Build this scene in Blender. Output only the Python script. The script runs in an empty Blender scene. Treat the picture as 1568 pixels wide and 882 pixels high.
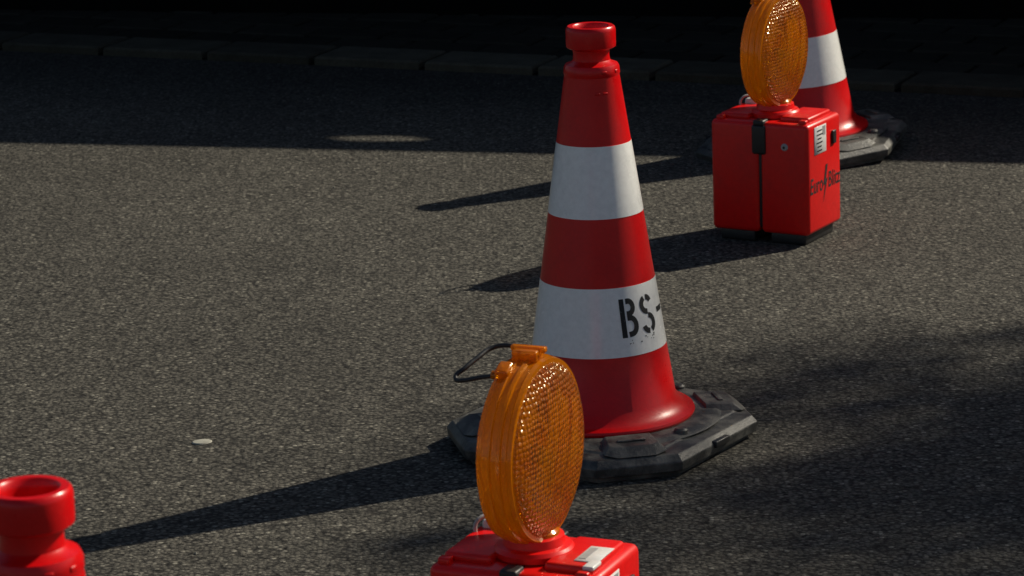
import bpy, bmesh, math, random
from mathutils import Vector, Matrix, Euler
random.seed(7)
scene = bpy.context.scene
R = math.radians

# ------------------------------------------------------------------ helpers
def new_mat(name):
    m = bpy.data.materials.new(name); m.use_nodes = True
    nt = m.node_tree; nt.nodes.clear()
    out = nt.nodes.new('ShaderNodeOutputMaterial')
    return m, nt, out
def N(nt, t, **kw):
    n = nt.nodes.new(t)
    for k, v in kw.items():
        if k in n.inputs: n.inputs[k].default_value = v
        else: setattr(n, k, v)
    return n
def L(nt, a, b): nt.links.new(a, b)
def ramp(nt, fac, stops):
    r = nt.nodes.new('ShaderNodeValToRGB')
    els = r.color_ramp.elements
    while len(els) < len(stops): els.new(0.5)
    for e, (p, c) in zip(els, stops):
        e.position = p; e.color = (c[0], c[1], c[2], 1) if not isinstance(c, (int, float)) else (c, c, c, 1)
    L(nt, fac, r.inputs[0]); return r
def noise(nt, vec, scale, detail=4, rough=0.6):
    n = N(nt, 'ShaderNodeTexNoise'); n.inputs['Scale'].default_value = scale
    n.inputs['Detail'].default_value = detail; n.inputs['Roughness'].default_value = rough
    L(nt, vec, n.inputs['Vector']); return n
def mixc(nt, fac, a, b, mode='MIX'):
    m = nt.nodes.new('ShaderNodeMix'); m.data_type = 'RGBA'; m.blend_type = mode
    for s, v in ((m.inputs[0], fac), (m.inputs[6], a), (m.inputs[7], b)):
        if hasattr(v, 'node'): L(nt, v, s)
        elif isinstance(v, (int, float)): s.default_value = v
        else: s.default_value = (v[0], v[1], v[2], 1)
    return m.outputs[2]

def plastic(name, col, rough=0.4, dirt=0.25, dirtcol=(0.05, 0.04, 0.035), scale=30, bump=0.15, spec=0.5, dscale=None, dthr=(0.5, 0.75), coat=0.0):
    m, nt, out = new_mat(name)
    tc = N(nt, 'ShaderNodeTexCoord'); v = tc.outputs['Object']
    b = N(nt, 'ShaderNodeBsdfPrincipled')
    n1 = noise(nt, v, dscale or scale * 0.4, 6, 0.65)
    n2 = noise(nt, v, scale * 6, 4, 0.7)
    r1 = ramp(nt, n1.outputs[0], [(dthr[0], 0), (dthr[1], dirt)])
    c = mixc(nt, r1.outputs[0], col, dirtcol)
    r2 = ramp(nt, n2.outputs[0], [(0.35, 0.9), (0.65, 1.0)])
    c = mixc(nt, 1.0, c, r2.outputs[0], 'MULTIPLY')
    L(nt, c, b.inputs['Base Color'])
    rr = ramp(nt, n1.outputs[0], [(0.3, rough * 0.8), (0.75, min(1, rough * 1.5))])
    L(nt, rr.outputs[0], b.inputs['Roughness'])
    b.inputs['Specular IOR Level'].default_value = spec
    b.inputs['Coat Weight'].default_value = coat; b.inputs['Coat Roughness'].default_value = 0.15
    bp = N(nt, 'ShaderNodeBump'); bp.inputs['Strength'].default_value = bump; bp.inputs['Distance'].default_value = 0.001
    L(nt, n2.outputs[0], bp.inputs['Height']); L(nt, bp.outputs[0], b.inputs['Normal'])
    L(nt, b.outputs[0], out.inputs[0]); return m

def link(ob, parent=None):
    scene.collection.objects.link(ob)
    if parent: ob.parent = parent
    return ob
def mesh_obj(name, verts, faces, mats, parent=None, smooth=False, fm=None):
    me = bpy.data.meshes.new(name); me.from_pydata(verts, [], faces)
    for m in (mats if isinstance(mats, list) else [mats]): me.materials.append(m)
    if fm:
        for p, i in zip(me.polygons, fm): p.material_index = i
    if smooth:
        for p in me.polygons: p.use_smooth = True
    me.update()
    return link(bpy.data.objects.new(name, me), parent)
def revolve(name, prof, mats, parent=None, seg=96, axis='Z', pm=None, sharp=35, centre=(0, 0, 0)):
    vs, fs, fm = [], [], []
    for (r, z) in prof:
        for i in range(seg):
            a = 2 * math.pi * i / seg
            if axis == 'Z': vs.append((centre[0] + r * math.cos(a), centre[1] + r * math.sin(a), centre[2] + z))
            else: vs.append((centre[0] + z, centre[1] + r * math.cos(a), centre[2] + r * math.sin(a)))
    for j in range(len(prof) - 1):
        for i in range(seg):
            k = (i + 1) % seg
            fs.append((j * seg + i, j * seg + k, (j + 1) * seg + k, (j + 1) * seg + i)); fm.append(pm[j] if pm else 0)
    ob = mesh_obj(name, vs, fs, mats, parent, True, fm)
    bm = bmesh.new(); bm.from_mesh(ob.data)
    bmesh.ops.remove_doubles(bm, verts=bm.verts, dist=1e-6)
    bmesh.ops.recalc_face_normals(bm, faces=bm.faces)
    for e in bm.edges:
        if len(e.link_faces) == 2 and e.calc_face_angle(0) > R(sharp): e.smooth = False
    bm.to_mesh(ob.data); bm.free()
    return ob
def box(name, size, loc, mat, parent=None, bev=0.004, seg=3, rot=(0, 0, 0), taper=None):
    bm = bmesh.new(); bmesh.ops.create_cube(bm, size=1)
    for v in bm.verts:
        t = 1
        if taper and v.co.z > 0: t = taper
        v.co = Vector((v.co.x * size[0] * t, v.co.y * size[1] * t, v.co.z * size[2]))
    if bev > 0:
        bmesh.ops.bevel(bm, geom=bm.edges[:], offset=bev, segments=seg, affect='EDGES', profile=0.5)
        for f in bm.faces: f.smooth = True
    me = bpy.data.meshes.new(name); bm.to_mesh(me); bm.free(); me.materials.append(mat)
    ob = bpy.data.objects.new(name, me); ob.location = loc; ob.rotation_euler = rot
    return link(ob, parent)
def prism(name, poly_rings, mat, parent=None, bev=0.0):
    n = len(poly_rings[0]); vs = [p for ring in poly_rings for p in ring]; fs = []
    for j in range(len(poly_rings) - 1):
        for i in range(n):
            k = (i + 1) % n; fs.append((j * n + i, j * n + k, (j + 1) * n + k, (j + 1) * n + i))
    fs.append(tuple(range((len(poly_rings) - 1) * n, len(poly_rings) * n)))
    ob = mesh_obj(name, vs, fs, mat, parent)
    if bev > 0:
        md = ob.modifiers.new('bevel', 'BEVEL'); md.width = bev; md.segments = 3; md.limit_method = 'ANGLE'; md.angle_limit = R(15)
        for p in ob.data.polygons: p.use_smooth = True
        ob.modifiers.new('wn', 'WEIGHTED_NORMAL')
    return ob
def empty(name, loc, rotz=0, rot=None):
    e = bpy.data.objects.new(name, None); e.location = loc
    e.rotation_euler = rot if rot else (0, 0, R(rotz)); e.empty_display_size = 0.1
    return link(e)
def tube(name, pts, rad, mat, parent=None, cyclic=False):
    cu = bpy.data.curves.new(name, 'CURVE'); cu.dimensions = '3D'; cu.bevel_depth = rad; cu.bevel_resolution = 4
    sp = cu.splines.new('BEZIER'); sp.bezier_points.add(len(pts) - 1)
    for bp_, p in zip(sp.bezier_points, pts):
        bp_.co = p; bp_.handle_left_type = bp_.handle_right_type = 'AUTO'
    cu.materials.append(mat); cu.use_fill_caps = True
    return link(bpy.data.objects.new(name, cu), parent)

# ------------------------------------------------------------------ materials
def asphalt_mat():
    m, nt, out = new_mat('asphalt')
    g = N(nt, 'ShaderNodeNewGeometry'); v = g.outputs['Position']
    b = N(nt, 'ShaderNodeBsdfPrincipled')
    big = noise(nt, v, 0.9, 3, 0.55)
    mid = noise(nt, v, 9, 5, 0.65)
    grain = noise(nt, v, 150, 3, 0.75)
    vo = N(nt, 'ShaderNodeTexVoronoi'); vo.inputs['Scale'].default_value = 120; L(nt, v, vo.inputs['Vector'])
    vo2 = N(nt, 'ShaderNodeTexVoronoi'); vo2.inputs['Scale'].default_value = 58; L(nt, v, vo2.inputs['Vector'])
    sep = N(nt, 'ShaderNodeSeparateColor'); L(nt, vo.outputs['Color'], sep.inputs[0])
    stone = ramp(nt, sep.outputs[0], [(0.0, (0.066, 0.062, 0.051)), (0.55, (0.106, 0.099, 0.082)), (0.93, (0.146, 0.136, 0.112)), (0.99, (0.26, 0.245, 0.20))])
    tar = ramp(nt, vo.outputs['Distance'], [(0.38, 0.0), (0.72, 1.0)])
    c = mixc(nt, tar.outputs[0], stone.outputs[0], (0.030, 0.028, 0.024))
    gr = ramp(nt, grain.outputs[0], [(0.3, 0.62), (0.7, 1.28)])
    c = mixc(nt, 1.0, c, gr.outputs[0], 'MULTIPLY')
    pit = ramp(nt, noise(nt, v, 66, 2, 0.5).outputs[0], [(0.32, 0.15), (0.41, 1.0)])
    c = mixc(nt, 1.0, c, pit.outputs[0], 'MULTIPLY')
    bg = ramp(nt, big.outputs[0], [(0.3, 0.82), (0.7, 1.10)])
    c = mixc(nt, 1.0, c, bg.outputs[0], 'MULTIPLY')
    md = ramp(nt, mid.outputs[0], [(0.3, 0.84), (0.7, 1.08)])
    c = mixc(nt, 1.0, c, md.outputs[0], 'MULTIPLY')
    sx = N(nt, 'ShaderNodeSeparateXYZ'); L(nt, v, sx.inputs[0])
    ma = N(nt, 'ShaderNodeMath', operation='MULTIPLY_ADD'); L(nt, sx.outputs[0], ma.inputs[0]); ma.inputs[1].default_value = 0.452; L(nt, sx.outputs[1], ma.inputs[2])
    far_shade = N(nt, 'ShaderNodeMapRange'); L(nt, ma.outputs[0], far_shade.inputs[0])
    far_shade.inputs[1].default_value = 8.4; far_shade.inputs[2].default_value = 9.1; far_shade.inputs[3].default_value = 1.0; far_shade.inputs[4].default_value = 0.5
    c = mixc(nt, 1.0, c, far_shade.outputs[0], 'MULTIPLY')  # far shade deepened in the road colour, darker towards the kerb
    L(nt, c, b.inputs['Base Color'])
    b.inputs['Roughness'].default_value = 0.85; b.inputs['Specular IOR Level'].default_value = 0.22
    h = N(nt, 'ShaderNodeMath', operation='MULTIPLY'); L(nt, vo.outputs['Distance'], h.inputs[0]); h.inputs[1].default_value = -0.7
    h1 = N(nt, 'ShaderNodeMath', operation='MULTIPLY_ADD'); L(nt, vo2.outputs['Distance'], h1.inputs[0]); h1.inputs[1].default_value = -0.55; L(nt, h.outputs[0], h1.inputs[2])
    h2 = N(nt, 'ShaderNodeMath', operation='ADD'); L(nt, h1.outputs[0], h2.inputs[0]); L(nt, grain.outputs[0], h2.inputs[1])
    bp = N(nt, 'ShaderNodeBump'); bp.inputs['Strength'].default_value = 0.95; bp.inputs['Distance'].default_value = 0.0035
    L(nt, h2.outputs[0], bp.inputs['Height']); L(nt, bp.outputs[0], b.inputs['Normal'])
    L(nt, b.outputs[0], out.inputs[0]); return m
def stone_mat(name, c1, c2):
    m, nt, out = new_mat(name)
    g = N(nt, 'ShaderNodeNewGeometry'); v = g.outputs['Position']
    b = N(nt, 'ShaderNodeBsdfPrincipled')
    c = ramp(nt, noise(nt, v, 12, 6, 0.7).outputs[0], [(0.3, c1), (0.7, c2)])
    gr = noise(nt, v, 220, 3, 0.7)
    r2 = ramp(nt, gr.outputs[0], [(0.3, 0.7), (0.7, 1.2)])
    cc = mixc(nt, 1.0, c.outputs[0], r2.outputs[0], 'MULTIPLY')
    ri = ramp(nt, g.outputs['Random Per Island'], [(0, 0.75), (1, 1.2)])
    cc = mixc(nt, 1.0, cc, ri.outputs[0], 'MULTIPLY')
    L(nt, cc, b.inputs['Base Color']); b.inputs['Roughness'].default_value = 0.9; b.inputs['Specular IOR Level'].default_value = 0.1
    bp = N(nt, 'ShaderNodeBump'); bp.inputs['Strength'].default_value = 0.6; bp.inputs['Distance'].default_value = 0.002
    L(nt, gr.outputs[0], bp.inputs['Height']); L(nt, bp.outputs[0], b.inputs['Normal'])
    L(nt, b.outputs[0], out.inputs[0]); return m

M_asph = asphalt_mat()
M_kerb = stone_mat('kerb_concrete', (0.040, 0.036, 0.026), (0.072, 0.065, 0.048))
M_paver = stone_mat('paver_concrete', (0.015, 0.014, 0.011), (0.028, 0.025, 0.019))
M_joint = stone_mat('joint_soil', (0.003, 0.003, 0.003), (0.006, 0.006, 0.005))
M_red = plastic('red_cone_plastic', (0.66, 0.002, 0.004), 0.3, 0.35, (0.30, 0.005, 0.006), 25, 0.2, spec=0.38)
M_white = plastic('white_reflective_film', (0.94, 0.94, 0.91), 0.22, 0.2, (0.70, 0.69, 0.64), 14, 0.06, coat=0.4)
M_rubber = plastic('recycled_base_plastic', (0.034, 0.034, 0.032), 0.45, 0.8, (0.19, 0.182, 0.155), 26, 1.2, 0.5, dscale=20, dthr=(0.42, 0.68))
M_box = plastic('red_box_plastic', (0.78, 0.006, 0.005), 0.32, 0.45, (0.40, 0.010, 0.008), 18, 0.25, spec=0.4)
M_black = plastic('black_plastic', (0.012, 0.012, 0.013), 0.4, 0.2, (0.05, 0.05, 0.045), 30, 0.3)
M_paint = plastic('black_stencil_paint', (0.010, 0.010, 0.010), 0.55, 0.7, (0.30, 0.30, 0.29), 60, 0.1, dscale=160, dthr=(0.62, 0.68))
M_label = plastic('label_film', (0.76, 0.76, 0.74), 0.25, 0.2, (0.4, 0.4, 0.38), 40, 0.05)
M_litter = plastic('flattened_litter', (0.36, 0.35, 0.29), 0.8, 0.6, (0.2, 0.19, 0.16), 80, 0.5)
M_metal = plastic('zinc_metal', (0.4, 0.4, 0.4), 0.35, 0.3, (0.1, 0.09, 0.08), 60, 0.2)
M_fence = plastic('dark_stained_timber', (0.004, 0.004, 0.0035), 0.9, 0.5, (0.002, 0.002, 0.002), 12, 0.6, 0.05)
M_bark = plastic('bark', (0.09, 0.07, 0.05), 0.9, 0.5, (0.03, 0.025, 0.02), 10, 1.0, 0.2)

def lens_mat(name, pattern):
    m, nt, out = new_mat(name)
    tc = N(nt, 'ShaderNodeTexCoord'); v = tc.outputs['Object']
    if pattern:
        vo = N(nt, 'ShaderNodeTexVoronoi'); vo.inputs['Scale'].default_value = 140; vo.inputs['Randomness'].default_value = 0.35
        L(nt, v, vo.inputs['Vector'])
        inv = N(nt, 'ShaderNodeMath', operation='MULTIPLY'); L(nt, vo.outputs['Distance'], inv.inputs[0]); inv.inputs[1].default_value = -1.0
        h = inv.outputs[0]; st, di = 1.0, 0.0042
        cell = ramp(nt, vo.outputs['Distance'], [(0.25, 1.0), (0.75, 0.6)])
        lo = noise(nt, v, 14, 3, 0.6)
        patch = ramp(nt, lo.outputs[0], [(0.35, (0.9, 0.6, 0.4)), (0.6, (1.0, 1.0, 1.0))])
        tint = mixc(nt, 1.0, cell.outputs[0], patch.outputs[0], 'MULTIPLY')
    else:
        n = noise(nt, v, 60, 3, 0.6); h = n.outputs[0]; st, di = 0.25, 0.002
        tint = ramp(nt, n.outputs[0], [(0.3, 0.93), (0.7, 1.0)]).outputs[0]
    bp = N(nt, 'ShaderNodeBump'); bp.inputs['Strength'].default_value = st; bp.inputs['Distance'].default_value = di
    L(nt, h, bp.inputs['Height'])
    tr = N(nt, 'ShaderNodeBsdfTranslucent'); L(nt, mixc(nt, 1.0, tint, (1.0, 0.46, 0.01), 'MULTIPLY'), tr.inputs['Color'])
    df = N(nt, 'ShaderNodeBsdfDiffuse'); L(nt, mixc(nt, 1.0, tint, (1.0, 0.30, 0.003), 'MULTIPLY'), df.inputs['Color'])
    rf = N(nt, 'ShaderNodeBsdfRefraction'); rf.inputs['Color'].default_value = (1.0, 0.66, 0.06, 1); rf.inputs['IOR'].default_value = 1.25; rf.inputs['Roughness'].default_value = 0.03
    tp = N(nt, 'ShaderNodeBsdfTransparent'); tp.inputs['Color'].default_value = (1.0, 0.70, 0.08, 1)
    gl = N(nt, 'ShaderNodeBsdfGlossy'); gl.inputs['Color'].default_value = (1, 0.88, 0.65, 1); gl.inputs['Roughness'].default_value = 0.17
    for s in (tr, df, rf, gl): L(nt, bp.outputs[0], s.inputs['Normal'])
    def mx(f, a, b_):
        q = N(nt, 'ShaderNodeMixShader'); q.inputs[0].default_value = f; L(nt, a.outputs[0], q.inputs[1]); L(nt, b_.outputs[0], q.inputs[2]); return q
    m1 = mx(0.45, tr, df)
    cl = mx(0.75 if pattern else 0.9, rf, tp)
    m2 = mx(0.45 if pattern else 0.32, m1, cl)
    fr = N(nt, 'ShaderNodeFresnel'); fr.inputs['IOR'].default_value = 1.5; L(nt, bp.outputs[0], fr.inputs['Normal'])
    m3 = N(nt, 'ShaderNodeMixShader'); L(nt, fr.outputs[0], m3.inputs[0]); L(nt, m2.outputs[0], m3.inputs[1]); L(nt, gl.outputs[0], m3.inputs[2])
    L(nt, m3.outputs[0], out.inputs[0]); return m
M_lens = lens_mat('orange_lens_prisms', True)
M_rim = lens_mat('orange_rim_plastic', False)
M_reflector = plastic('amber_reflector', (1.0, 0.72, 0.22), 0.2, 0.5, (0.9, 0.25, 0.0), 40, 1.0)

# ------------------------------------------------------------------ traffic cone
def rc(z):
    return 0.0655 + (0.547 - z) * (0.119 - 0.0655) / (0.547 - 0.181)
def ribbon(pts, w):
    P = [Vector(p) for p in pts]; Lq, Rq = [], []
    for i, p in enumerate(P):
        d = (P[min(i + 1, len(P) - 1)] - P[max(i - 1, 0)]).normalized(); n = Vector((-d.y, d.x)) * w / 2
        Lq.append(p + n); Rq.append(p - n)
    return Lq, Rq
def arc(cx, cy, rx, ry, a0, a1, n=14):
    return [(cx + rx * math.cos(R(a0 + (a1 - a0) * i / n)), cy + ry * math.sin(R(a0 + (a1 - a0) * i / n))) for i in range(n + 1)]
def cone_letters(parent, phi0):
    w = 0.0095
    strokes = []
    H = 0.068
    strokes += [[(0.0, y * H / 8) for y in range(9)]]
    strokes += [[(0.0085, H - w / 2), (0.012, H - w / 2)] + arc(0.0125, H * 0.77, 0.010, H * 0.165, 90, -90) + [(0.0085, H * 0.605)]]
    strokes += [[(0.0085, H * 0.5), (0.013, H * 0.5)] + arc(0.0135, H * 0.29, 0.0115, H * 0.21, 90, -90) + [(0.0085, w / 2)]]
    ox = 0.056
    strokes += [arc(ox, H * 0.75, 0.0125, H * 0.185, 20, 88), arc(ox, H * 0.75, 0.0125, H * 0.185, 112, 275)]
    strokes += [arc(ox, H * 0.26, 0.0135, H * 0.2, 85, -68), arc(ox, H * 0.26, 0.0135, H * 0.2, -92, -165)]
    strokes += [[(0.088 + i * 0.004, H * 0.5) for i in range(8)]]
    vs, fs = [], []
    def put(x_, y_):
        z = 0.214 + y_
        ph = phi0 + x_ / 0.112 - y_ * 0.45
        r = rc(z) + 0.0011
        vs.append((r * math.sin(ph), -r * math.cos(ph), z))
    for s in strokes:
        a, b = ribbon(s, w); o = len(vs)
        for p, q in zip(a, b):
            put(p.x, p.y); put(q.x, q.y)
        for i in range(len(a) - 1):
            fs.append((o + 2 * i, o + 2 * i + 1, o + 2 * i + 3, o + 2 * i + 2))
    rnd = random.Random(4)
    for i in range(14):
        cx, cy, s = rnd.uniform(-0.004, 0.07), rnd.uniform(-0.012, 0.0), rnd.uniform(0.0006, 0.0016)
        o = len(vs)
        for k in range(6): put(cx + s * math.cos(k), cy + s * math.sin(k))
        fs.append(tuple(range(o, o + 6)))
    return mesh_obj('stencil_letters', vs, fs, M_paint, parent)

def octagon(r, z, centre_deg, short=32):
    out = []
    for q in range(4):
        for s in (-1, 1):
            a = R(centre_deg + 90 * q + s * short / 2); out.append((r * math.cos(a), r * math.sin(a), z))
    return out
def traffic_cone(loc, plate_rot=12, letters=None, rot=(0, 0, 0)):
    e = empty('traffic_cone', loc, rot=rot)
    f = 0.0006
    pm = []; prof2 = []
    def add(r, z, mi): prof2.append((r, z)); pm.append(mi)
    for p in [(0.150, 0.052), (0.166, 0.052), (0.1675, 0.056), (0.166, 0.060), (0.158, 0.0625), (0.150, 0.066), (0.1445, 0.073), (rc(0.085) + 0.001, 0.085)]: add(p[0], p[1], 0)
    add(rc(0.1808), 0.1808, 0); add(rc(0.181) + f, 0.181, 1)
    add(rc(0.302) + f, 0.302, 0); add(rc(0.3022), 0.3022, 0)
    add(rc(0.4218), 0.4218, 0); add(rc(0.422) + f, 0.422, 1)
    add(rc(0.547) + f, 0.547, 0); add(rc(0.5472), 0.5472, 0)
    add(rc(0.663), 0.663, 0); add(0.0485, 0.664, 0); add(0.0495, 0.667, 0); add(0.0485, 0.678, 0); add(0.046, 0.683, 0)
    add(0.037, 0.686, 0); add(0.0325, 0.690, 0); add(0.0315, 0.700, 0); add(0.0325, 0.708, 0); add(0.040, 0.711, 0); add(0.0432, 0.7135, 0)
    add(0.0437, 0.719, 0); add(0.0437, 0.742, 0); add(0.0425, 0.747, 0); add(0.040, 0.7495, 0); add(0.032, 0.7495, 0); add(0.0295, 0.747, 0)
    add(0.028, 0.740, 0); add(0.026, 0.66, 0); add(0.06, 0.5, 0)
    revolve('cone_body', prof2, [M_red, M_white], e, pm=pm, sharp=40)
    for a in (-60, -25, 25, 155):
        an = R(a - 5)
        box('collar_lug', (0.010, 0.004, 0.006), (0.0478 * math.cos(an), 0.0478 * math.sin(an), 0.6725), M_red, e, 0.001, 2, (0, 0, an + math.pi / 2))
    for ph in (8, 24):
        a = R(ph); z = 0.637; r = rc(z)
        box('moulding_mark', (0.009, 0.0022, 0.004), (r * math.sin(a), -r * math.cos(a), z), M_red, e, 0.0008, 2, (0, 0, a))
    if letters is not None: cone_letters(e, letters)
    c = plate_rot
    rings = [octagon(0.262, 0.0, c), octagon(0.262, 0.010, c), octagon(0.277, 0.011, c), octagon(0.279, 0.028, c), octagon(0.268, 0.040, c, 31), octagon(0.240, 0.044, c, 27), octagon(0.236, 0.047, c, 27)]
    prism('base_plate', rings, M_rubber, e, 0.0025)
    revolve('base_collar', [(0.215, 0.0465), (0.205, 0.0515), (0.175, 0.053), (0.165, 0.0515), (0.12, 0.0515)], [M_rubber], e, sharp=30)
    for q in range(4):
        a = R(c + 90 * q)
        ca, sa = math.cos(a), math.sin(a)
        def pt(rr, t, z): return (rr * ca - t * sa, rr * sa + t * ca, z)
        r0 = [pt(0.180, -0.050, 0.046), pt(0.246, -0.056, 0.046), pt(0.258, -0.034, 0.042), pt(0.258, 0.034, 0.042), pt(0.246, 0.056, 0.046), pt(0.180, 0.050, 0.046)]
        r1 = [pt(0.182, -0.040, 0.060), pt(0.232, -0.044, 0.057), pt(0.240, -0.028, 0.056), pt(0.240, 0.028, 0.056), pt(0.232, 0.044, 0.057), pt(0.182, 0.040, 0.060)]
        prism('shoulder_block', [r0, r1], M_rubber, e, 0.002)
        box('embossed_bar', (0.009, 0.050, 0.003), pt(0.215, 0, 0.0595), M_rubber, e, 0.001, 2, (0, 0, a))
        b = R(c + 45 + 90 * q); cb, sb = math.cos(b), math.sin(b)
        revolve('plate_stud', [(0.013, 0.044), (0.012, 0.056), (0.009, 0.059), (0.0001, 0.0595)], [M_rubber], e, seg=20, centre=(0.198 * math.cos(b - 0.25), 0.198 * math.sin(b - 0.25), 0))
        box('side_notch', (0.012, 0.05, 0.012), (0.243 * cb, 0.243 * sb, 0.028), M_black, e, 0.002, 2, (0, 0, b))
    return e
traffic_cone((0.152, 5.656, 0), 12, letters=R(22))
traffic_cone((0.745, 8.13, 0), 8, rot=(0, R(3.0), R(200)))
traffic_cone((-0.478, 3.067, 0), 20)

# ------------------------------------------------------------------ warning lamp
def warning_lamp(loc, rotz, handle_out=True, top_label=False):
    e = empty('warning_lamp', loc, rotz)
    for sx in (-1, 1):
        box('foot', (0.085, 0.150, 0.026), (sx * 0.062, 0, 0.013), M_black, e, 0.004)
    for sx in (-1, 1):
        box('battery_box_half', (0.117, 0.176, 0.250), (sx * 0.0605, 0, 0.149), M_box, e, 0.011, 4)
        box('lid_shoulder', (0.070, 0.120, 0.016), (sx * 0.073, 0, 0.277), M_box, e, 0.006, 3)
        box('corner_rib', (0.018, 0.016, 0.012), (sx * 0.100, -0.070, 0.276), M_box, e, 0.003, 2)
    box('inner_core', (0.224, 0.164, 0.230), (0, 0, 0.148), M_black, e, 0.006)
    for sy in (-1, 1):
        box('latch', (0.034, 0.012, 0.066), (0, sy * 0.087, 0.235), M_black, e, 0.0055, 4)
        box('latch_top', (0.026, 0.03, 0.012), (0, sy * 0.078, 0.273), M_black, e, 0.004, 3)
    ob = revolve('lock', [(0.0001, 0.003), (0.006, 0.003), (0.008, 0.001), (0.009, -0.002)], [M_metal], e, seg=24)
    ob.rotation_euler = (R(90), 0, 0); ob.location = (0.062, -0.0885, 0.222)
    ob = revolve('lock_slot', [(0.0001, 0.0036), (0.003, 0.0036), (0.003, 0.001)], [M_black], e, seg=16)
    ob.rotation_euler = (R(90), 0, 0); ob.location = (0.062, -0.0885, 0.222)
    box('label', (0.0012, 0.062, 0.062), (0.1196, -0.025, 0.232), M_label, e, 0.0004, 1)
    for i in range(6):
        box('label_print', (0.0006, 0.018 + 0.02 * random.random(), 0.0028), (0.12055, -0.030, 0.208 + i * 0.009), M_black, e, 0)
    box('label_icon', (0.0006, 0.014, 0.02), (0.12055, -0.006, 0.25), M_metal, e, 0)
    box('side_clip', (0.006, 0.018, 0.03), (0.121, 0.045, 0.225), M_black, e, 0.002)
    if top_label:
        box('top_label', (0.034, 0.062, 0.0012), (0.092, -0.012, 0.2858), M_label, e, 0.0004, 1)
        box('top_label_strip', (0.010, 0.045, 0.0006), (0.084, -0.012, 0.2868), M_metal, e, 0)
        box('clear_clip', (0.016, 0.03, 0.006), (0.104, -0.050, 0.284), M_label, e, 0.002)
    for txt, y, z in (('Euro', -0.080, 0.116), ('Blitz', 0.016, 0.116)):
        cu = bpy.data.curves.new('lettering', 'FONT'); cu.body = txt; cu.size = 0.042; cu.extrude = 0.0002; cu.shear = 0.1; cu.offset = 0.0003
        cu.space_character = 1.05
        cu.materials.append(M_paint)
        o = bpy.data.objects.new('lettering', cu); link(o, e)
        o.location = (0.1194, y, z); o.rotation_euler = (R(90), 0, R(90)); o.scale = (0.80, 1.2, 1)
    x = 0.1197
    mesh_obj('bolt_mark', [(x, 0.004, 0.17), (x, -0.010, 0.124), (x, 0.0, 0.127), (x, -0.012, 0.086), (x, 0.014, 0.140), (x, 0.004, 0.137), (x, 0.014, 0.17)], [(0, 1, 2, 3, 4, 5, 6)], M_paint, e)
    revolve('neck_socket', [(0.055, 0.276), (0.055, 0.284), (0.051, 0.289), (0.043, 0.291), (0.041, 0.302), (0.036, 0.304), (0.02, 0.304)], [M_box], e, seg=48)
    revolve('lens_neck', [(0.036, 0.298), (0.035, 0.308), (0.031, 0.312), (0.031, 0.33)], [M_rim], e, seg=48)
    zc = 0.422; Rr = 0.1275
    prof = [(Rr - 0.010, -0.025), (Rr - 0.004, -0.0245), (Rr - 0.002, -0.019), (Rr - 0.0035, -0.017), (Rr - 0.0035, -0.010), (Rr, -0.009), (Rr + 0.001, -0.005), (Rr - 0.0015, -0.0035), (Rr - 0.0015, 0.0035), (Rr + 0.001, 0.005), (Rr, 0.009), (Rr - 0.0035, 0.010), (Rr - 0.0035, 0.017), (Rr - 0.002, 0.019), (Rr - 0.004, 0.0245), (Rr - 0.010, 0.025)]
    revolve('lens_rim', prof, [M_rim], e, seg=96, axis='X', centre=(0, 0, zc), sharp=25)
    for s in (-1, 1):
        rr = Rr - 0.010
        prof = [(rr, s * 0.025), (rr - 0.002, s * 0.0285), (rr - 0.006, s * 0.0295)]
        for i in range(1, 9):
            t = i / 8; prof.append(((rr - 0.006) * math.cos(t * math.pi / 2) if i < 8 else 0.0001, s * (0.0295 + 0.012 * math.sin(t * math.pi / 2))))
        revolve('lens', prof, [M_lens], e, seg=96, axis='X', centre=(0, 0, zc))
    # inside: small reflector dish, LED column and lamp
    dish = [(0.014, -0.006)]
    for i in range(4):
        r0 = 0.018 + i * 0.010
        dish += [(r0, -0.004 + 0.003 * i), (r0 + 0.008, -0.006 + 0.003 * i)]
    revolve('reflector_dish', dish, [M_reflector], e, seg=64, axis='X', centre=(0, 0, zc - 0.01), sharp=10)
    box('led_carrier', (0.024, 0.034, 0.10), (0.004, 0, zc - 0.066), M_reflector, e, 0.004)
    revolve('led', [(0.0001, 0.024), (0.010, 0.022), (0.014, 0.012), (0.014, -0.012), (0.010, -0.020), (0.0001, -0.022)], [M_label], e, seg=20, axis='X', centre=(0, 0, zc - 0.01))
    box('top_lug', (0.036, 0.030, 0.016), (0, 0.0, zc + Rr + 0.003), M_rim, e, 0.003)
    box('top_lug_rib', (0.050, 0.010, 0.008), (0, 0.004, zc + Rr + 0.010), M_rim, e, 0.002)
    box('side_lug', (0.020, 0.026, 0.020), (-0.014, -0.046, zc + 0.117), M_rim, e, 0.004, 3, (R(22), 0, 0))
    revolve('pivot', [(0.0001, -0.034), (0.006, -0.033), (0.007, -0.02), (0.007, 0.0)], [M_rim], e, seg=20, axis='X', centre=(0.0, -0.044, zc + 0.111))
    if handle_out:
        pts = [(-0.014, -0.044, zc + 0.111), (-0.045, -0.046, zc + 0.108), (-0.072, -0.048, zc + 0.102), (-0.084, -0.047, zc + 0.101), (-0.087, -0.042, zc + 0.105),
               (-0.079, -0.032, zc + 0.113), (-0.070, -0.012, zc + 0.122), (-0.056, 0.016, zc + 0.132), (-0.035, 0.022, zc + 0.134), (-0.010, 0.022, zc + 0.127)]
    else:
        pts = [(-0.014, -0.044, zc + 0.111), (-0.022, -0.050, zc + 0.14), (-0.02, -0.045, zc + 0.175), (-0.018, -0.015, zc + 0.182), (-0.016, 0.015, zc + 0.178), (-0.012, 0.022, zc + 0.15), (-0.010, 0.022, zc + 0.124)]
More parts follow.
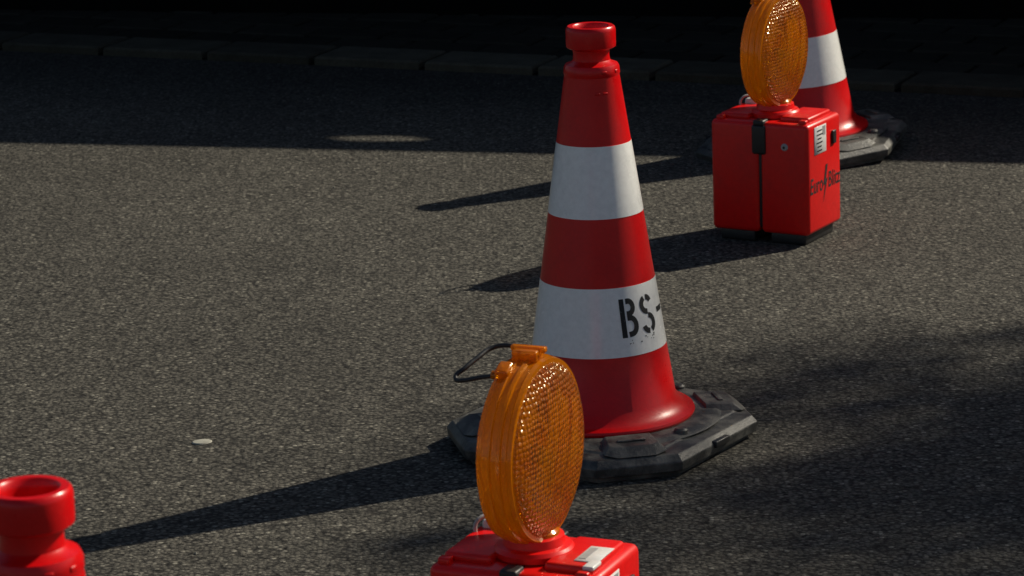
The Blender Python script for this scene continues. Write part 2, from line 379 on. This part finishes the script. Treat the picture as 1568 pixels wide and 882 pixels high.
    tube('wire_handle', pts, 0.0033, M_black, e)
    box('bracket', (0.03, 0.02, 0.02), (-0.085, 0.060, 0.286), M_label, e, 0.004)
    tube('bracket_wire', [(-0.10, 0.03, 0.275), (-0.10, 0.035, 0.298), (-0.085, 0.055, 0.302), (-0.07, 0.075, 0.276)], 0.003, M_metal, e)
    return e
warning_lamp((0.600, 7.20, 0), -30, False)
warning_lamp((0.018, 4.22, 0), -24, True, True)

# ------------------------------------------------------------------ ground, kerb, pavement
S = 150
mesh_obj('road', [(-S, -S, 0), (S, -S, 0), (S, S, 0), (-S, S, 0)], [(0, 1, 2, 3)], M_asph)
kd = Vector((2.94, -1.33)).normalized(); kn = Vector((-kd.y, kd.x))
K0 = Vector((-1.55, 10.03))
def kp(s, t, z): p = K0 + kd * s + kn * t; return (p.x, p.y, z)
mesh_obj('pavement_bed', [kp(-60, 0.0, 0.004), kp(60, 0.0, 0.004), kp(60, 40, 0.004), kp(-60, 40, 0.004)], [(0, 1, 2, 3)], M_joint)
def block_strip(name, specs, mat, h):
    vs, fs = [], []
    for (s0, s1, t0, t1) in specs:
        hh = h + random.uniform(-0.002, 0.002); c = 0.006; o = len(vs)
        vs += [kp(s0, t0, 0.0), kp(s1, t0, 0.0), kp(s1, t1, 0.0), kp(s0, t1, 0.0)]
        vs += [kp(s0, t0, hh - c), kp(s1, t0, hh - c), kp(s1, t1, hh - c), kp(s0, t1, hh - c)]
        vs += [kp(s0 + c, t0 + c, hh), kp(s1 - c, t0 + c, hh), kp(s1 - c, t1 - c, hh), kp(s0 + c, t1 - c, hh)]
        for k in (0, 4):
            for i in range(4):
                j = (i + 1) % 4; fs.append((o + k + i, o + k + j, o + k + 4 + j, o + k + 4 + i))
        fs.append((o + 8, o + 9, o + 10, o + 11))
    return mesh_obj(name, vs, fs, mat)
sp = [(-9 + i * 0.36 + 0.007, -9 + (i + 1) * 0.36 - 0.012, 0.0, 0.19) for i in range(55)]
block_strip('kerb', sp, M_kerb, 0.026)
sp = []
for r in range(12):
    t0 = 0.205 + r * 0.155
    off = (r % 2) * 0.12
    for i in range(80):
        s0 = -9 + i * 0.25 + off
        sp.append((s0 + 0.006, s0 + 0.25 - 0.008, t0 + 0.006, t0 + 0.155 - 0.008))
block_strip('pavement', sp, M_paver, 0.020)

# ------------------------------------------------------------------ invented fence, placed and sized to cast the long shadow
fd = Vector((2.64, -0.72)).normalized(); fn = Vector((-fd.y, fd.x))
F0 = Vector((-1.377, 8.605)) + fn * 2.0
FH = 2.04
fe = empty('shadow_fence', (F0.x, F0.y, 0), math.degrees(math.atan2(fd.y, fd.x)))
slot0, slot1 = 2.72, 3.08  # gap shaped to let a patch of sun onto the shaded road
x = -4.0; i = 0
def board(mid, w, z0, z1, th=0.02):
    box('board', (w, th, z1 - z0), (mid, 0, (z0 + z1) / 2), M_fence, fe, 0)
while x < 16:
    w = 0.145
    mid = x + w / 2
    top = FH - 0.03
    if slot0 - 0.07 < mid < slot1 + 0.07:
        for q in range(4):
            m2 = x + w * (q + 0.5) / 4
            k = (m2 - slot0) / (slot1 - slot0)
            if 0 < k < 1:
                hh = 0.085 * math.sin(k * math.pi) ** 1.2 + 0.004
                cz = 1.900 + 0.03 * k
                board(m2, w / 4 + 0.0005, 0, cz - hh / 2); board(m2, w / 4 + 0.0005, cz + hh / 2, top)
            else:
                board(m2, w / 4 + 0.0005, 0, top)
    else:
        board(mid, w, 0, top, 0.02 + 0.004 * (i % 2))
    x += w - 0.001; i += 1
box('top_rail', (20, 0.07, 0.04), (6, 0, FH - 0.02), M_fence, fe, 0.004)
for px in range(-4, 17, 2):
    box('post', (0.09, 0.09, FH - 0.05), (px, 0.06, FH / 2 - 0.025), M_fence, fe, 0.004)
box('gravel_board', (20, 0.05, 0.2), (6, -0.01, 0.1), M_fence, fe, 0.004)

# ------------------------------------------------------------------ unseen house added behind the fence, blocks sky light to deepen the shade
M_brick = stone_mat('dark_brick', (0.05, 0.03, 0.022), (0.09, 0.05, 0.035))
M_glass = plastic('window_glass', (0.01, 0.012, 0.015), 0.05, 0.0)
M_roof = stone_mat('roof_tiles', (0.03, 0.02, 0.018), (0.05, 0.03, 0.025))
hb = F0 + fn * 8.5
he = empty('sky_blocker_house', (hb.x, hb.y, 0), math.degrees(math.atan2(fd.y, fd.x)))
box('walls', (34, 8, 6.0), (4, 4, 3.0), M_brick, he, 0)
mesh_obj('roof', [(-13.4, -0.4, 6.003), (21.4, -0.4, 6.003), (21.4, 8.4, 6.003), (-13.4, 8.4, 6.003), (-13.4, 4, 9.0), (21.4, 4, 9.0)], [(0, 1, 5, 4), (2, 3, 4, 5), (0, 4, 3), (1, 2, 5), (0, 3, 2, 1)], M_roof, he)
for fl in (1.0, 3.7):
    for i in range(11):
        if fl < 2 and i == 5: continue
        wx = -11 + i * 3.0
        box('window_frame', (1.3, 0.08, 1.5), (wx, -0.03, fl + 0.75), M_label, he, 0)
        box('window_pane', (1.14, 0.03, 1.34), (wx, -0.075, fl + 0.75), M_glass, he, 0)
        box('window_sill', (1.5, 0.2, 0.07), (wx, -0.09, fl - 0.05), M_kerb, he, 0)
box('door', (1.1, 0.1, 2.2), (4, -0.04, 1.1), M_fence, he, 0)

# ------------------------------------------------------------------ tree (its shade falls on the road)
def leaf_mat():
    m, nt, out = new_mat('foliage')
    g = N(nt, 'ShaderNodeNewGeometry')
    r = ramp(nt, g.outputs['Random Per Island'], [(0, (0.03, 0.05, 0.012)), (1, (0.09, 0.12, 0.03))])
    b = N(nt, 'ShaderNodeBsdfPrincipled'); L(nt, r.outputs[0], b.inputs['Base Color']); b.inputs['Roughness'].default_value = 0.6
    L(nt, b.outputs[0], out.inputs[0]); return m
M_leaf = leaf_mat()
def tree(name, loc, crown_r, nleaf, seed, crown_c, spread=0.2):
    rnd = random.Random(seed)
    e = empty(name, loc)
    vs, fs = [], []
    def limb(p0, p1, r0, r1, n=6, wob=0.08):
        d = (p1 - p0); pts = [p0 + d * (i / n) + Vector((rnd.uniform(-1, 1), rnd.uniform(-1, 1), rnd.uniform(-.5, .5))) * wob * (0 < i < n) for i in range(n + 1)]
        o = len(vs); sg = 8
        for i, p in enumerate(pts):
            t = (pts[min(i + 1, n)] - pts[max(i - 1, 0)]).normalized(); a = t.orthogonal().normalized(); b = t.cross(a); r = r0 + (r1 - r0) * i / n
            for k in range(sg):
                q = 2 * math.pi * k / sg; vs.append(tuple(p + a * r * math.cos(q) + b * r * math.sin(q)))
        for i in range(n):
            for k in range(sg):
                l = (k + 1) % sg; fs.append((o + i * sg + k, o + i * sg + l, o + (i + 1) * sg + l, o + (i + 1) * sg + k))
        return pts
    C = Vector(crown_c)
    trunk = limb(Vector((0, 0, 0)), Vector((C.x * 0.7, C.y * 0.7, C.z)), 0.16, 0.05, 9, 0.08)
    tips = []
    for i in range(20):
        p = trunk[rnd.randint(5, 9)]
        d = Vector((rnd.gauss(0, 1), rnd.gauss(0, 1), rnd.uniform(-0.5, 0.8))).normalized()
        q = C + Vector((d.x * crown_r[0], d.y * crown_r[1], d.z * crown_r[2])) * rnd.uniform(0.4, 1.0)
        pts = limb(p, q, 0.05, 0.012, 6, 0.12)
        for j in range(4):
            b = pts[rnd.randint(2, 6)]; t = b + Vector((rnd.gauss(0, 1), rnd.gauss(0, 1), rnd.gauss(0, .7))) * 0.35
            limb(b, t, 0.014, 0.005, 3, 0.04); tips.append(t)
        tips.append(q)
    mesh_obj('trunk_and_limbs', vs, fs, M_bark, e, True)
    lv, lf = [], []
    for i in range(nleaf):
        c = tips[rnd.randrange(len(tips))] + Vector((rnd.gauss(0, 1), rnd.gauss(0, 1), rnd.gauss(0, 0.5))) * spread
        a = Vector((rnd.gauss(0, 1), rnd.gauss(0, 1), rnd.gauss(0, 1))).normalized(); b = a.orthogonal().normalized(); s = rnd.uniform(0.04, 0.075)
        o = len(lv); lv += [tuple(c - a * s), tuple(c + b * s * .5), tuple(c + a * s), tuple(c - b * s * .5)]; lf.append((o, o + 1, o + 2, o + 3))
    mesh_obj('crown', lv, lf, M_leaf, e)
    return e
SUN_AZ, SUN_EL = R(60), R(36)
sd = Vector((math.sin(SUN_AZ) * math.cos(SUN_EL), math.cos(SUN_AZ) * math.cos(SUN_EL), math.sin(SUN_EL)))
tree('deciduous_tree', (9.60, 9.6, 0), (1.4, 1.4, 1.0), 18000, 3, (0.0, 0.0, 6.7), 0.15)

# ------------------------------------------------------------------ small debris
gum = revolve('flattened_litter', [(0.0001, 0.003), (0.012, 0.0028), (0.017, 0.002), (0.019, 0.0)], [M_litter], seg=11)
gum.location = (-0.571, 5.72, 0.001); gum.scale = (1.0, 0.8, 1); gum.rotation_euler = (0, 0, 0.3)
vs, fs = [], []
for i in range(260):
    cx, cy, s = random.uniform(-2, 2), random.uniform(3, 9.5), random.uniform(0.0015, 0.0042)
    o = len(vs)
    for (a, b, c) in ((1, 0, 0), (0, 1, 0), (-1, 0, 0), (0, -1, 0), (0, 0, 1)):
        vs.append((cx + a * s * random.uniform(.7, 1.3), cy + b * s * random.uniform(.7, 1.3), 0.001 + c * s * 0.9))
    for k in range(4): fs.append((o + k, o + (k + 1) % 4, o + 4))
mesh_obj('gravel', vs, fs, stone_mat('grit', (0.12, 0.115, 0.10), (0.24, 0.23, 0.2)))

# ------------------------------------------------------------------ light
w = bpy.data.worlds.new('World'); scene.world = w; w.use_nodes = True
nt = w.node_tree; bg = nt.nodes['Background']
sky = nt.nodes.new('ShaderNodeTexSky'); sky.sky_type = 'NISHITA'; sky.sun_disc = False
sky.sun_elevation = SUN_EL; sky.sun_rotation = SUN_AZ
nt.links.new(sky.outputs[0], bg.inputs[0]); bg.inputs[1].default_value = 0.055
sl = bpy.data.lights.new('sun', 'SUN'); sl.energy = 5.0; sl.angle = R(0.5); sl.color = (1.0, 0.91, 0.75)
so = bpy.data.objects.new('sun', sl); scene.collection.objects.link(so)
so.rotation_euler = (-sd).to_track_quat('-Z', 'Y').to_euler(); so.location = sd * 20

# ------------------------------------------------------------------ camera
cd = bpy.data.cameras.new('camera'); cd.lens = 115.7; cd.sensor_width = 36; cd.clip_end = 600; cd.clip_start = 0.05
cd.dof.use_dof = True; cd.dof.focus_distance = 5.6; cd.dof.aperture_fstop = 16
co = bpy.data.objects.new('camera', cd); scene.collection.objects.link(co)
co.matrix_world = Matrix.Translation((0, 0, 1.70)) @ Matrix.Rotation(R(90 - 14.05), 4, 'X') @ Matrix.Rotation(R(-2.0), 4, 'Z')
scene.camera = co
scene.view_settings.view_transform = 'Standard'; scene.view_settings.look = 'None'; scene.view_settings.exposure = 0
